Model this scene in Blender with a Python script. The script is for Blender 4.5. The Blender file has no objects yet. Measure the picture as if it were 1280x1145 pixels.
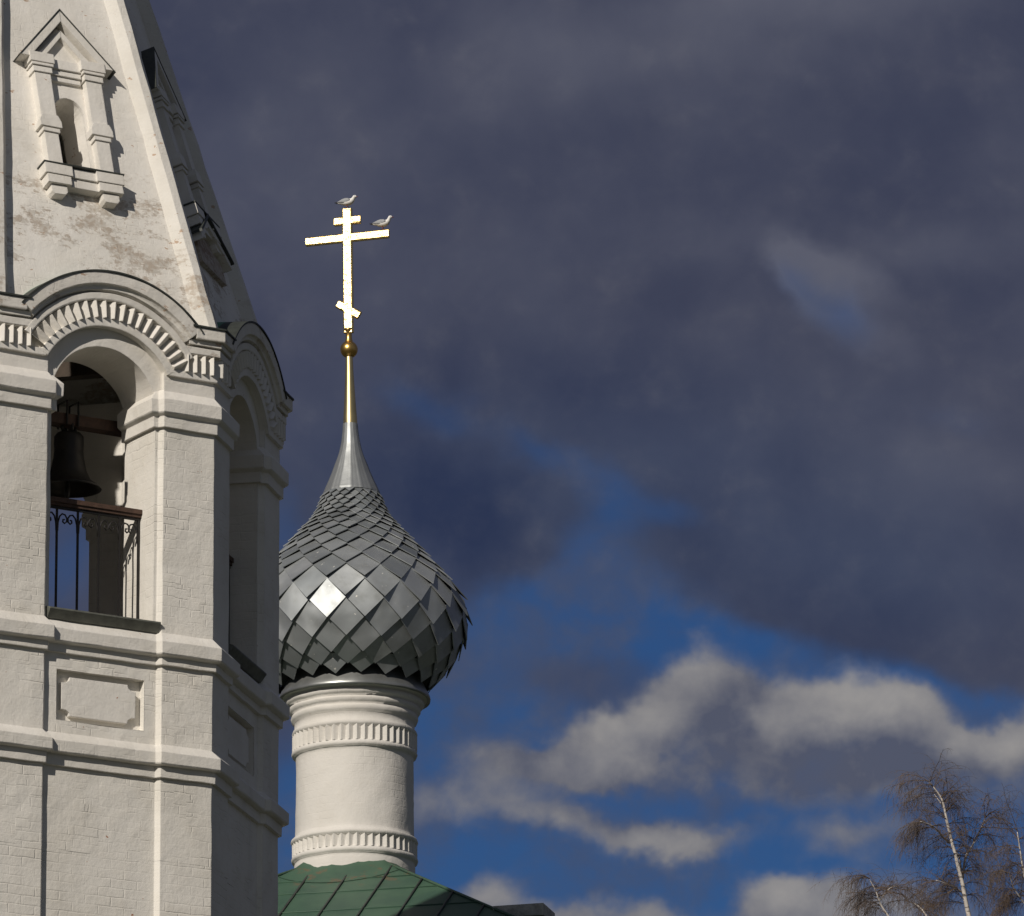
import bpy, bmesh, math, random
from math import sin, cos, tan, pi, radians, sqrt, atan2
from mathutils import Vector, Matrix, noise as mnoise

random.seed(7)
sc = bpy.context.scene
COL = sc.collection

# ------------------------------------------------------------------ camera, sky, sun, exposure
FPX, PITCH, ROLL, EYE = 8036.0, 0.2763, -0.0065, 1.6
cd = bpy.data.cameras.new("camera")
cam = bpy.data.objects.new("camera", cd)
COL.objects.link(cam)
cd.sensor_fit = 'HORIZONTAL'
cd.sensor_width = 36.0
cd.lens = FPX * 36.0 / 1280.0
cd.clip_start = 0.5
cd.clip_end = 6000
_r = Vector((1, 0, 0)); _u = Vector((0, -sin(PITCH), cos(PITCH))); _f = Vector((0, cos(PITCH), sin(PITCH)))
CR = cos(ROLL) * _r + sin(ROLL) * _u
CU = -sin(ROLL) * _r + cos(ROLL) * _u
m3 = Matrix((CR, CU, -_f)).transposed()
cam.matrix_world = Matrix.Translation((0, 0, EYE)) @ m3.to_4x4()
sc.camera = cam

def ray(x, y):
    return _f + (x - 640) / FPX * CR - (y - 572.5) / FPX * CU

SUN_AZ, SUN_EL = radians(-27), radians(29)
sdir = Vector((sin(SUN_AZ) * cos(SUN_EL), -cos(SUN_AZ) * cos(SUN_EL), sin(SUN_EL)))
sl = bpy.data.lights.new("sun", 'SUN')
sl.energy = 3.3
sl.angle = radians(0.5)
sl.color = (1.0, 0.925, 0.83)
so = bpy.data.objects.new("sun", sl)
so.rotation_euler = (-sdir).to_track_quat('-Z', 'Y').to_euler()
so.location = (-20, -20, 40)
COL.objects.link(so)

sc.view_settings.view_transform = 'Standard'
sc.view_settings.look = 'None'
sc.view_settings.exposure = 0.0
sc.view_settings.gamma = 1.0

# ---- node helpers
class NT:
    def __init__(s, tree):
        s.t = tree; s.n = tree.nodes; s.l = tree.links
    def new(s, kind, **kw):
        n = s.n.new(kind)
        for k, v in kw.items(): setattr(n, k, v)
        return n
    def put(s, sock, val):
        if isinstance(val, bpy.types.NodeSocket): s.l.new(val, sock)
        elif val is not None: sock.default_value = val
    def math(s, op, a, b=None, c=None, clamp=False):
        n = s.new('ShaderNodeMath', operation=op); n.use_clamp = clamp
        s.put(n.inputs[0], a)
        if b is not None: s.put(n.inputs[1], b)
        if c is not None: s.put(n.inputs[2], c)
        return n.outputs[0]
    def vmath(s, op, a, b=None, scale=None):
        n = s.new('ShaderNodeVectorMath', operation=op)
        s.put(n.inputs[0], a)
        if b is not None: s.put(n.inputs[1], b)
        if scale is not None: s.put(n.inputs['Scale'], scale)
        return n.outputs['Value'] if op in ('LENGTH', 'DOT_PRODUCT') else n.outputs[0]
    def mix(s, fac, a, b, blend='MIX'):
        n = s.new('ShaderNodeMix', data_type='RGBA', blend_type=blend)
        s.put(n.inputs[0], fac); s.put(n.inputs[6], a); s.put(n.inputs[7], b)
        return n.outputs[2]
    def noise(s, vec, scale, detail=4, rough=0.5, dist=0.0):
        n = s.new('ShaderNodeTexNoise')
        s.put(n.inputs['Vector'], vec)
        n.inputs['Scale'].default_value = scale
        n.inputs['Detail'].default_value = detail
        n.inputs['Roughness'].default_value = rough
        n.inputs['Distortion'].default_value = dist
        return n.outputs['Fac'], n.outputs['Color']
    def rng(s, v, a, b, c=0.0, d=1.0, interp='SMOOTHSTEP'):
        n = s.new('ShaderNodeMapRange', interpolation_type=interp)
        s.put(n.inputs[0], v)
        n.inputs[1].default_value = a; n.inputs[2].default_value = b
        n.inputs[3].default_value = c; n.inputs[4].default_value = d
        return n.outputs[0]

def rgb(r, g, b):
    f = lambda c: (c / 255 / 12.92) if c / 255 <= 0.04045 else ((c / 255 + 0.055) / 1.055) ** 2.4
    return (f(r), f(g), f(b), 1.0)

# ---- world: Nishita blue behind a broken deck of cloud
STR = 0.1
w = bpy.data.worlds.new("World")
sc.world = w
w.use_nodes = True
wt = NT(w.node_tree)
wt.n.clear()
wo = wt.new('ShaderNodeOutputWorld')
bg = wt.new('ShaderNodeBackground'); bg.inputs['Strength'].default_value = STR
wt.l.new(bg.outputs[0], wo.inputs['Surface'])
sky = wt.new('ShaderNodeTexSky', sky_type='NISHITA')
sky.sun_disc = False
sky.sun_elevation = SUN_EL
sky.sun_rotation = atan2(sdir.x, sdir.y)
sky.ozone_density = 3.0
sky.dust_density = 0.3
def S(c, k=1.0):                       # a sky colour as seen, lifted by the background strength
    c = rgb(*c); return (c[0] / STR * k, c[1] / STR * k, c[2] / STR * k, 1)
tc = wt.new('ShaderNodeTexCoord').outputs['Generated']
sx = wt.new('ShaderNodeSeparateXYZ'); wt.l.new(tc, sx.inputs[0])
yy = wt.math('MAXIMUM', sx.outputs[1], 0.02)
cb = wt.new('ShaderNodeCombineXYZ')
wt.put(cb.inputs[0], wt.math('DIVIDE', sx.outputs[0], yy))
wt.put(cb.inputs[1], wt.math('DIVIDE', sx.outputs[2], yy))
PL = wt.vmath('SCALE', cb.outputs[0], scale=10.0)       # bearing / elevation slopes, tenths
U = 10.0 / FPX * 1.05                                    # one photo pixel in that space
def ctr(x, y):
    d = ray(x, y); return (d.x / d.y * 10, d.z / d.y * 10, 0)
wn = wt.noise(PL, 2.2, 5, 0.55)[1]
wn2 = wt.noise(PL, 8.0, 4, 0.55)[1]
warp = wt.vmath('SUBTRACT', wn, (0.5, 0.5, 0.5))
warp2 = wt.vmath('SUBTRACT', wn2, (0.5, 0.5, 0.5))
PW = wt.vmath('ADD', PL, wt.vmath('SCALE', warp, scale=0.24))
PW = wt.vmath('ADD', PW, wt.vmath('SCALE', warp2, scale=0.06))
def blobs(lst, vec):
    tot = None
    for (x, y, rx, ry, ang, wgt) in lst:
        mp = wt.new('ShaderNodeMapping', vector_type='TEXTURE')
        src = vec
        if tot is not None:             # chained, so that the blobs are evaluated one after another
            ma = wt.new('ShaderNodeVectorMath', operation='MULTIPLY_ADD')
            wt.l.new(tot, ma.inputs[0]); ma.inputs[1].default_value = (1e-7, 1e-7, 1e-7); wt.l.new(vec, ma.inputs[2])
            src = ma.outputs[0]
        wt.l.new(src, mp.inputs['Vector'])
        mp.inputs['Location'].default_value = ctr(x, y)
        mp.inputs['Rotation'].default_value = (0, 0, radians(ang))
        mp.inputs['Scale'].default_value = (rx * U, ry * U, 1)
        ln = wt.vmath('LENGTH', mp.outputs[0])
        v = wt.rng(ln, 0.0, 1.0, wgt, 0.0)
        tot = v if tot is None else wt.math('ADD', tot, v)
    return tot
N1 = wt.noise(PL, 3.0, 6, 0.5, 0.3)[0]
N2 = wt.noise(PL, 9.0, 6, 0.55, 0.2)[0]
n1c = wt.math('SUBTRACT', N1, 0.5); n2c = wt.math('SUBTRACT', N2, 0.5)
# blue holes in the deck (photo px, radii, tilt; positive = hole)
HOLES = [(530, 500, 110, 55, -15, .55), (600, 530, 70, 40, -30, .25), (682, 578, 90, 45, -35, .50), (765, 632, 110, 55, -32, .75), (850, 662, 70, 30, -20, .45),
         (750, 700, 100, 70, -10, .75), (700, 765, 190, 80, 0, .85), (600, 770, 160, 90, 0, .6), (800, 790, 200, 110, -15, 1.0), (900, 830, 160, 70, -20, .9), (1040, 860, 190, 70, -8, .9), (1190, 880, 170, 62, -8, .9), (1290, 890, 90, 50, 0, .8),
         (560, 900, 200, 160, 0, 1.1), (352, 660, 50, 110, 0, .5), (92, 700, 120, 130, 0, .62),
         (800, 980, 500, 170, 0, 1.3), (1200, 980, 330, 130, 0, 1.2), (900, 1120, 800, 150, 0, 1.6), (420, 1050, 240, 200, 0, 1.2),
         (1028, 382, 90, 55, -45, .56), (990, 345, 50, 40, 0, .15), (1180, 520, 90, 40, -10, .22), (612, 640, 130, 70, -25, -.35)]
hol = blobs(HOLES, PW)
hol = wt.math('ADD', hol, wt.math('MULTIPLY', n1c, 0.55))
hol = wt.math('ADD', hol, wt.math('MULTIPLY', n2c, 0.14))
deck = wt.rng(hol, -0.02, 1.12, 1.0, 0.0)
# tone of the deck
tone = wt.math('ADD', wt.math('MULTIPLY', n1c, 0.80), wt.math('MULTIPLY', n2c, 0.26))
lite = blobs([(840, 60, 420, 120, 8, .38), (1000, -10, 320, 70, 0, .42), (700, 40, 160, 90, -20, .16), (990, 330, 60, 45, -20, .6), (1018, 352, 75, 55, -50, .75), (1070, 345, 80, 38, -35, .5), (1050, 400, 120, 50, -40, .25), (1050, 390, 110, 50, -40, .2), (960, 300, 90, 40, -10, .12), (1160, 310, 200, 60, 5, .28), (880, 310, 140, 60, 0, .15), (430, 190, 260, 240, 0, .22),
              (1180, 590, 260, 130, 0, .25), (1060, 700, 200, 90, -15, .15), (570, 640, 240, 110, -25, -.28), (860, 670, 200, 120, -15, -.12), (700, 480, 260, 90, -10, -.12), (260, 60, 200, 160, 0, -.08)], PW)
tone = wt.math('ADD', wt.math('ADD', tone, lite), 0.34)
tone = wt.math('MAXIMUM', wt.math('MINIMUM', tone, 1.35), -0.1)
deckc = wt.mix(tone, S((49, 54, 76)), S((91, 93, 107)))
low = blobs([(700, 640, 700, 300, 0, .85), (1150, 740, 350, 200, 0, .5)], PL)
deckc = wt.mix(wt.math('MINIMUM', low, 0.9), deckc, wt.mix(tone, S((42, 52, 79)), S((82, 91, 112))))
# away from the view the deck is brighter, on the sun's side most
back = wt.rng(sx.outputs[1], -0.6, 0.35, 1.0, 0.0)
deckc = wt.mix(back, deckc, S((86, 92, 104)))
# lit cumulus lower down
CUM = [(886, 850, 75, 62, 0, .95), (820, 895, 110, 62, 15, .9), (740, 935, 130, 58, 10, .85), (930, 890, 100, 66, 0, .8), (1013, 895, 95, 58, 0, .85), (1093, 882, 95, 66, 0, 1.0), (1150, 910, 90, 60, -20, .85), (1238, 930, 75, 52, 0, .8), (1285, 915, 70, 58, 0, .9),
       (650, 950, 140, 55, 0, .62), (960, 940, 330, 66, 0, .85), (1200, 955, 190, 66, 0, .85), (1050, 985, 200, 50, 0, .5), (700, 955, 150, 45, 0, .5),
       (600, 1005, 140, 52, 0, .62), (749, 1022, 150, 46, -5, .8), (840, 1036, 120, 40, -5, .65), (875, 1046, 50, 24, 0, .4), (1071, 1048, 95, 46, 0, .62), (960, 1030, 110, 24, 0, .25),
       (615, 1122, 80, 42, 0, .9), (700, 1150, 90, 36, 0, .7), (806, 1134, 95, 48, 0, .95), (950, 1120, 85, 52, 0, .9), (1015, 1120, 95, 52, 0, .9), (1100, 1120, 110, 60, 0, .7), (880, 1170, 330, 50, 0, .7), (1230, 1150, 120, 60, 0, .35)]
PC = wt.vmath('ADD', PL, wt.vmath('SCALE', warp, scale=0.12))
PC = wt.vmath('ADD', PC, wt.vmath('SCALE', warp2, scale=0.11))
cu = blobs(CUM, PC)
N3 = wt.noise(PL, 16.0, 5, 0.52, 0.2)[0]
n3c = wt.math('SUBTRACT', N3, 0.5)
cu = wt.math('ADD', cu, wt.math('MULTIPLY', n3c, 0.38))
cu = wt.math('ADD', cu, wt.math('MULTIPLY', n2c, 0.42))
cum = wt.rng(cu, -0.04, 0.92, 0.0, 1.0)
PS = wt.vmath('ADD', PC, (-0.045, 0.085, 0.0))
LIT = CUM[:9] + CUM[14:17] + CUM[20:26]
cu1 = blobs(LIT, PC); cu2 = blobs(LIT, PS)
shade = wt.math('SUBTRACT', cu1, cu2)
shade = wt.math('ADD', wt.math('MULTIPLY', shade, 0.24), wt.math('ADD', wt.math('MULTIPLY', n3c, .55), wt.math('MULTIPLY', n2c, 0.95)))
shade = wt.math('ADD', shade, blobs([(920, 880, 80, 60, 0, -.40), (1095, 870, 120, 75, 0, .42), (880, 825, 60, 45, 0, .22), (785, 910, 90, 60, 0, .22), (1000, 905, 80, 60, 0, .12), (1255, 920, 90, 50, 0, .25), (960, 990, 460, 60, 0, -.24), (640, 935, 110, 60, 0, -.25),
              (620, 1118, 70, 40, 0, .25), (820, 1120, 80, 40, 0, .22), (980, 1100, 110, 50, 0, .30), (800, 1035, 120, 30, 0, .15)], PC))
shade = wt.math('ADD', shade, 0.33)
shade = wt.math('MAXIMUM', wt.math('MINIMUM', shade, 1.2), -0.05)
cumc = wt.mix(shade, S((82, 86, 102)), S((151, 148, 146)))
blue = wt.mix(1.0, sky.outputs[0], (0.118, 0.205, 0.345, 1), 'MULTIPLY')
veil = wt.math('MULTIPLY', wt.rng(wt.math('ADD', N2, wt.math('MULTIPLY', n1c, 0.8)), 0.30, 0.80), 0.66)
blue = wt.mix(veil, blue, S((72, 78, 98)))
c1 = wt.mix(wt.math('MULTIPLY', deck, 0.97), blue, deckc)
c2 = wt.mix(wt.math('MULTIPLY', cum, 0.94), c1, cumc)
wt.l.new(c2, bg.inputs['Color'])

# ------------------------------------------------------------------ materials
def material(name):
    m = bpy.data.materials.new(name); m.use_nodes = True
    t = NT(m.node_tree); b = t.n['Principled BSDF']
    return m, t, b

def masonry(name, base, peel=None, brick=1.0, rough=0.92, stain=0.5):
    m, t, b = material(name)
    geo = t.new('ShaderNodeNewGeometry'); pos = geo.outputs['Position']
    uv = t.new('ShaderNodeTexCoord').outputs['UV']
    br = t.new('ShaderNodeTexBrick'); br.offset = 0.5
    wv = t.vmath('ADD', uv, t.vmath('SCALE', t.vmath('SUBTRACT', t.noise(pos, 7, 2)[1], (.5, .5, .5)), scale=0.025))
    t.l.new(wv, br.inputs['Vector'])
    br.inputs['Color1'].default_value = (1, 1, 1, 1); br.inputs['Color2'].default_value = (.75, .75, .75, 1); br.inputs['Mortar'].default_value = (0, 0, 0, 1)
    br.inputs['Scale'].default_value = 1.0; br.inputs['Brick Width'].default_value = 0.27; br.inputs['Row Height'].default_value = 0.088
    br.inputs['Mortar Size'].default_value = 0.009; br.inputs['Mortar Smooth'].default_value = 1.0; br.inputs['Bias'].default_value = 0.0
    big = t.noise(pos, 1.3, 5, .6)[0]; mid = t.noise(pos, 6, 6, .6)[0]; fine = t.noise(pos, 34, 4, .6)[0]
    vis = t.rng(t.noise(pos, 2.6, 3)[0], 0.38, 0.70, 0.12, 1.0)
    bc = t.new('ShaderNodeRGBToBW'); t.l.new(br.outputs['Color'], bc.inputs[0])
    h = t.math('MULTIPLY', t.math('MULTIPLY', bc.outputs[0], vis), 0.0032 * brick)
    h = t.math('ADD', h, t.math('MULTIPLY', mid, 0.009))
    h = t.math('ADD', h, t.math('MULTIPLY', fine, 0.0022))
    bm = t.new('ShaderNodeBump'); bm.inputs['Strength'].default_value = 1.0; bm.inputs['Distance'].default_value = 1.0
    bv = t.new('ShaderNodeBevel', samples=3); bv.inputs['Radius'].default_value = 0.012
    t.l.new(h, bm.inputs['Height']); t.l.new(bv.outputs[0], bm.inputs['Normal']); t.l.new(bm.outputs[0], b.inputs['Normal'])
    dark = (base[0] * .80, base[1] * .79, base[2] * .76, 1)
    c = t.mix(t.math('MULTIPLY', t.rng(big, .40, .68), stain), base + (1,), dark)
    c = t.mix(t.math('MULTIPLY', t.rng(mid, .45, .75), stain * .35), c, (base[0] * .86, base[1] * .82, base[2] * .75, 1))
    sk = t.new('ShaderNodeMapping'); t.l.new(pos, sk.inputs['Vector']); sk.inputs['Scale'].default_value = (5.5, 5.5, .55)
    streak = t.math('MULTIPLY', t.rng(t.noise(sk.outputs[0], 1.0, 5, .6)[0], .50, .78), t.rng(t.noise(pos, .9, 3)[0], .40, .62))
    c = t.mix(t.math('MULTIPLY', streak, stain * .55), c, (base[0] * .66, base[1] * .66, base[2] * .64, 1))
    # grime along the joints where they show
    c = t.mix(t.math('MULTIPLY', t.math('MULTIPLY', t.math('SUBTRACT', 1.0, bc.outputs[0], clamp=True), vis), .09 * brick), c, (.42, .38, .33, 1))
    # chips where the wash has come off
    chip = t.rng(t.noise(pos, 17, 3, .5)[0], .735, .76)
    chip = t.math('MULTIPLY', chip, t.rng(t.noise(pos, 2.0, 2)[0], .50, .62))
    c = t.mix(chip, c, (.40, .20, .12, 1))
    if peel:
        z0, z1, amt = peel
        sz = t.new('ShaderNodeSeparateXYZ'); t.l.new(pos, sz.inputs[0])
        band = t.math('MULTIPLY', t.rng(sz.outputs[2], z0 - .5, z0 + .1), t.rng(sz.outputs[2], z1, z1 + .7, 1.0, 0.0))
        st = t.new('ShaderNodeMapping'); t.l.new(pos, st.inputs['Vector']); st.inputs['Scale'].default_value = (1, 1, 1.9)
        pn = t.math('ADD', t.math('MULTIPLY', t.noise(st.outputs[0], 2.4, 3, .5)[0], .6), t.math('MULTIPLY', t.noise(st.outputs[0], 13, 6, .7)[0], .5))
        pm = t.math('MULTIPLY', t.rng(pn, .57 - amt, .64 - amt), band)
        col = t.mix(t.rng(t.noise(pos, 22, 3)[0], .4, .6), (.44, .37, .30, 1), (.56, .52, .46, 1))
        c = t.mix(t.math('MULTIPLY', pm, .85), c, col)
        ch2 = t.math('MULTIPLY', t.rng(t.noise(st.outputs[0], 9, 4, .55)[0], .66, .70), .8)
        c = t.mix(ch2, c, (.45, .30, .20, 1))
    t.l.new(c, b.inputs['Base Color'])
    b.inputs['Roughness'].default_value = rough
    b.inputs['Specular IOR Level'].default_value = 0.2
    return m

WHITE = (.79, .76, .70)
M = {}
M['wall'] = masonry('whitewashed_brick', WHITE)
M['trim'] = masonry('whitewashed_moulding', (.785, .755, .70), brick=.35)
M['worn_trim'] = masonry('worn_whitewashed_moulding', (.785, .755, .70), peel=(19.1, 19.4, -.03), brick=.5)
M['tent'] = masonry('peeling_whitewashed_brick', (.83, .80, .745), peel=(19.4, 20.6, .018), brick=.7)
M['rib'] = masonry('worn_whitewashed_rib', (.74, .715, .665), peel=(19.2, 19.9, .03), brick=.5)
M['bare'] = masonry('bare_weathered_brick', (.33, .25, .20), peel=(20.2, 20.8, .1), brick=1.5)
M['drum'] = masonry('whitewashed_drum', (.70, .675, .63), brick=.6, stain=.3)

def simple(name, col, rough=.6, metal=0.0, var=.25, scale=12, bump=0.0, spec=.5, col2=None):
    m, t, b = material(name)
    pos = t.new('ShaderNodeNewGeometry').outputs['Position']
    nz = t.noise(pos, scale, 5, .6)[0]
    c2 = col2 or tuple(c * (1 - var) for c in col)
    t.l.new(t.mix(t.rng(nz, .3, .7), col + (1,), c2 + (1,)), b.inputs['Base Color'])
    b.inputs['Roughness'].default_value = rough; b.inputs['Metallic'].default_value = metal
    b.inputs['Specular IOR Level'].default_value = spec
    if bump:
        bm = t.new('ShaderNodeBump'); bm.inputs['Distance'].default_value = bump
        t.l.new(t.noise(pos, scale * 3, 4, .6)[0], bm.inputs['Height']); t.l.new(bm.outputs[0], b.inputs['Normal'])
    return m
M['sheet'] = simple('dark_roof_sheet', (.05, .056, .048), .6, .0, .4, 9)
M['green'] = simple('green_painted_sheet', (.05, .22, .13), .5, 0, .3, 4, col2=(.045, .16, .10))
M['gold'] = simple('gilded_metal', (.98, .74, .33), .34, 1.0, .08, 6, bump=.012)
M['gold2'] = simple('gilded_metal_dull', (.80, .50, .16), .32, 1.0, .12, 6)
M['brass'] = simple('pale_brass', (.86, .68, .34), .36, 1.0, .12, 6)
M['zinc'] = simple('grey_zinc_sheet', (.37, .385, .385), .52, .70, .18, 3.2, bump=.002)
def zinc_tiles():
    m, t, b = material('zinc_shingle')
    geo = t.new('ShaderNodeNewGeometry'); pos = geo.outputs['Position']; rnd = geo.outputs['Random Per Island']
    nz = t.noise(pos, 5, 5, .6)[0]
    c = t.mix(rnd, (.33, .355, .365, 1), (.50, .52, .525, 1))
    c = t.mix(t.math('MULTIPLY', t.rng(nz, .45, .7), .45), c, (.30, .31, .30, 1))
    c = t.mix(t.rng(t.noise(pos, 16, 2)[0], .725, .745), c, (.78, .77, .72, 1))
    t.l.new(c, b.inputs['Base Color']); b.inputs['Metallic'].default_value = .93
    t.l.new(t.math('ADD', t.math('MULTIPLY', t.math('FRACT', t.math('MULTIPLY', rnd, 7.31)), .16), t.math('ADD', t.math('MULTIPLY', nz, .12), .50)), b.inputs['Roughness'])
    bm = t.new('ShaderNodeBump'); bm.inputs['Distance'].default_value = .09; bm.inputs['Strength'].default_value = .75
    t.l.new(t.noise(pos, 2.0, 1.5, .45)[0], bm.inputs['Height']); t.l.new(bm.outputs[0], b.inputs['Normal'])
    return m
M['tiles'] = zinc_tiles()
M['skirt'] = simple('zinc_flashing', (.36, .37, .36), .38, .7, .2, 6)
M['bronze'] = simple('dark_bell_bronze', (.03, .027, .024), .5, .6, .3, 10)
M['iron'] = simple('wrought_iron', (.025, .023, .022), .55, .3, .3, 20)
M['timber'] = simple('red_brown_timber', (.085, .046, .03), .75, 0, .45, 14, bump=.004)
M['darkwood'] = simple('old_dark_boards', (.075, .055, .04), .85, 0, .4, 9, bump=.004)
M['sill'] = simple('grey_sill_sheet', (.15, .155, .13), .6, 0, .35, 10)
M['ground'] = simple('trampled_grass', (.05, .055, .032), .95, 0, .4, .6)
M['stone'] = simple('weathered_cap', (.52, .51, .47), .9, 0, .4, 14, bump=.006)
M['core'] = simple('dome_underlay', (.03, .03, .032), .8)
M['gull'] = simple('white_plumage', (.88, .86, .82), .8, 0, .06, 30)
M['mantle'] = simple('grey_plumage', (.38, .39, .40), .8, 0, .2, 30)
M['black'] = simple('dark_feather', (.03, .03, .03), .7)
M['beak'] = simple('dark_red_bill', (.22, .05, .03), .5)
def bark():
    m, t, b = material('birch_bark')
    pos = t.new('ShaderNodeNewGeometry').outputs['Position']
    mp = t.new('ShaderNodeMapping'); t.l.new(pos, mp.inputs['Vector']); mp.inputs['Scale'].default_value = (4, 4, 16)
    dk = t.rng(t.noise(mp.outputs[0], 1.3, 4, .6)[0], .56, .64)
    t.l.new(t.mix(dk, (.60, .55, .50, 1), (.09, .075, .065, 1)), b.inputs['Base Color']); b.inputs['Roughness'].default_value = .8
    return m
M['birch'] = bark()
M['twig'] = simple('birch_twig', (.095, .075, .065), .8, 0, .4, 2, col2=(.14, .095, .065))

def green_roof():
    m, t, b = material('green_roof_paint')
    pos = t.new('ShaderNodeNewGeometry').outputs['Position']
    c = t.mix(t.rng(t.noise(pos, 2.2, 5, .6)[0], .35, .7), (.056, .115, .072, 1), (.040, .088, .060, 1))
    ru = t.math('MULTIPLY', t.rng(t.noise(pos, 7, 5, .65)[0], .54, .66), .6)
    sz = t.new('ShaderNodeSeparateXYZ'); t.l.new(pos, sz.inputs[0])
    ru = t.math('MULTIPLY', ru, t.rng(sz.outputs[2], 17.0, 17.3))
    c = t.mix(ru, c, (.17, .085, .045, 1))
    t.l.new(c, b.inputs['Base Color']); b.inputs['Roughness'].default_value = .55
    return m
M['roof'] = green_roof()

# ------------------------------------------------------------------ mesh builder
def jit(p, a=.005, f=4.0):
    return p + mnoise.noise_vector(p * f) * a + mnoise.noise_vector(p * f * 3.7 + Vector((9, 3, 1))) * a * .45

class MB:
    def __init__(s): s.v = []; s.f = []; s.sm = []
    def quadstrip(s, rows, closed=False, smooth=False):
        b = len(s.v); n = len(rows[0])
        for r in rows: s.v += [Vector(p) for p in r]
        for i in range(len(rows) - 1):
            for j in range(n if closed else n - 1):
                k = (j + 1) % n
                s.f.append((b + i * n + j, b + i * n + k, b + (i + 1) * n + k, b + (i + 1) * n + j)); s.sm.append(smooth)
    def poly(s, pts):
        b = len(s.v); s.v += [Vector(p) for p in pts]; s.f.append(tuple(range(b, b + len(pts)))); s.sm.append(False)
    def box(s, x0, x1, y0, y1, z0, z1, X=lambda p: p):
        c = [X(Vector(q)) for q in ((x0, y0, z0), (x1, y0, z0), (x1, y1, z0), (x0, y1, z0), (x0, y0, z1), (x1, y0, z1), (x1, y1, z1), (x0, y1, z1))]
        b = len(s.v); s.v += c
        for q in ((0, 3, 2, 1), (4, 5, 6, 7), (0, 1, 5, 4), (1, 2, 6, 5), (2, 3, 7, 6), (3, 0, 4, 7)):
            s.f.append(tuple(b + i for i in q)); s.sm.append(False)
    def prism(s, pts2, y0, y1, X=lambda p: p):           # polygon in (x,z) pushed along y
        n = len(pts2); b = len(s.v)
        s.v += [X(Vector((x, y0, z))) for x, z in pts2] + [X(Vector((x, y1, z))) for x, z in pts2]
        s.f.append(tuple(range(b, b + n))); s.f.append(tuple(range(b + 2 * n - 1, b + n - 1, -1)))
        s.sm += [False, False]
        for i in range(n):
            j = (i + 1) % n
            s.f.append((b + j, b + i, b + n + i, b + n + j)); s.sm.append(False)
    def tube(s, pts, rad, n=6, cap=True, smooth=True):
        pts = [Vector(p) for p in pts]
        rads = rad if isinstance(rad, (list, tuple)) else [rad] * len(pts)
        rows = []; ref = None
        for i, p in enumerate(pts):
            d = (pts[min(i + 1, len(pts) - 1)] - pts[max(i - 1, 0)]).normalized()
            if ref is None: ref = d.orthogonal().normalized()
            a = (ref - d * ref.dot(d)).normalized(); ref = a; c = d.cross(a)
            rows.append([p + (a * cos(2 * pi * k / n) + c * sin(2 * pi * k / n)) * rads[i] for k in range(n)])
        s.quadstrip(rows, closed=True, smooth=smooth)
        if cap:
            s.poly(rows[0][::-1]); s.poly(rows[-1])
    def lathe(s, prof, n=64, c=lambda z: (0, 0), smooth=True):
        rows = []
        for r, z in prof:
            cx, cy = c(z)
            rows.append([Vector((cx + r * cos(2 * pi * k / n), cy + r * sin(2 * pi * k / n), z)) for k in range(n)])
        s.quadstrip(rows, closed=True, smooth=smooth)
    def build(s, name, mat, parent=None, jitter=0.0, weld=True, uv=True, normals=True, cyl=0):
        me = bpy.data.meshes.new(name)
        vs = [jit(p, jitter) for p in s.v] if jitter else s.v
        me.from_pydata([tuple(p) for p in vs], [], s.f)
        for pl, q in zip(me.polygons, s.sm): pl.use_smooth = q
        bm = bmesh.new(); bm.from_mesh(me)
        if weld: bmesh.ops.remove_doubles(bm, verts=bm.verts, dist=0.0004)
        if normals: bmesh.ops.recalc_face_normals(bm, faces=bm.faces)
        if uv:
            ly = bm.loops.layers.uv.new('UVMap')
            for f in bm.faces:
                if cyl:
                    cc = f.calc_center_median(); a0 = atan2(cc.y, cc.x)
                    for lp in f.loops:
                        da = (atan2(lp.vert.co.y, lp.vert.co.x) - a0 + pi) % (2 * pi) - pi
                        lp[ly].uv = ((a0 + da) * cyl, lp.vert.co.z)
                    continue
                nn = f.normal; t = Vector((-nn.y, nn.x, 0))
                t = t.normalized() if t.length > .05 else Vector((1, 0, 0))
                bt = nn.cross(t)
                for lp in f.loops: lp[ly].uv = (lp.vert.co.dot(t), lp.vert.co.dot(bt))
        bm.to_mesh(me); bm.free()
        me.materials.append(mat)
        o = bpy.data.objects.new(name, me); COL.objects.link(o)
        if parent is not None: o.parent = parent
        return o

def thing(name, label, cat, loc=(0, 0, 0), rz=0.0, group=None):
    o = bpy.data.objects.new(name, None); COL.objects.link(o)
    o.location = loc; o.rotation_euler = (0, 0, rz); o['label'] = label; o['category'] = cat
    if group: o['group'] = group
    o.empty_display_size = .3
    return o

def tag(o, label, cat, group=None):
    o['label'] = label; o['category'] = cat
    if group: o['group'] = group
    return o

def copy_part(o, rz=None, parent=None):
    c = o.copy(); COL.objects.link(c)
    if parent is not None: c.parent = parent
    if rz is not None: c.rotation_euler = (0, 0, rz)
    for ch in list(o.children): copy_part(ch, None, c)
    return c

# ------------------------------------------------------------------ ground
g = MB(); g.quadstrip([[(-2500, -2500, 0), (2500, -2500, 0)], [(-2500, 2500, 0), (2500, 2500, 0)]])
go = g.build('ground', M['ground']); go['kind'] = 'structure'

# ------------------------------------------------------------------ bell tower (local: face 0 looks to -Y)
AX, AY = -5.248, 60.0
AZ0 = radians(31.6456)
APO = 2.7836
T8 = tan(pi / 8)
P8 = pi / 4
tower = thing('bell_tower', 'white brick eight-sided bell tower with tall tent roof at left edge', 'bell tower', (AX, AY, 0), AZ0)

def L(u, v, z): return Vector((u, -(APO + v), z))
def R8(p, k): return Matrix.Rotation(k * P8, 3, 'Z') @ Vector(p)
def hw(v): return (APO + v) * T8

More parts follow.
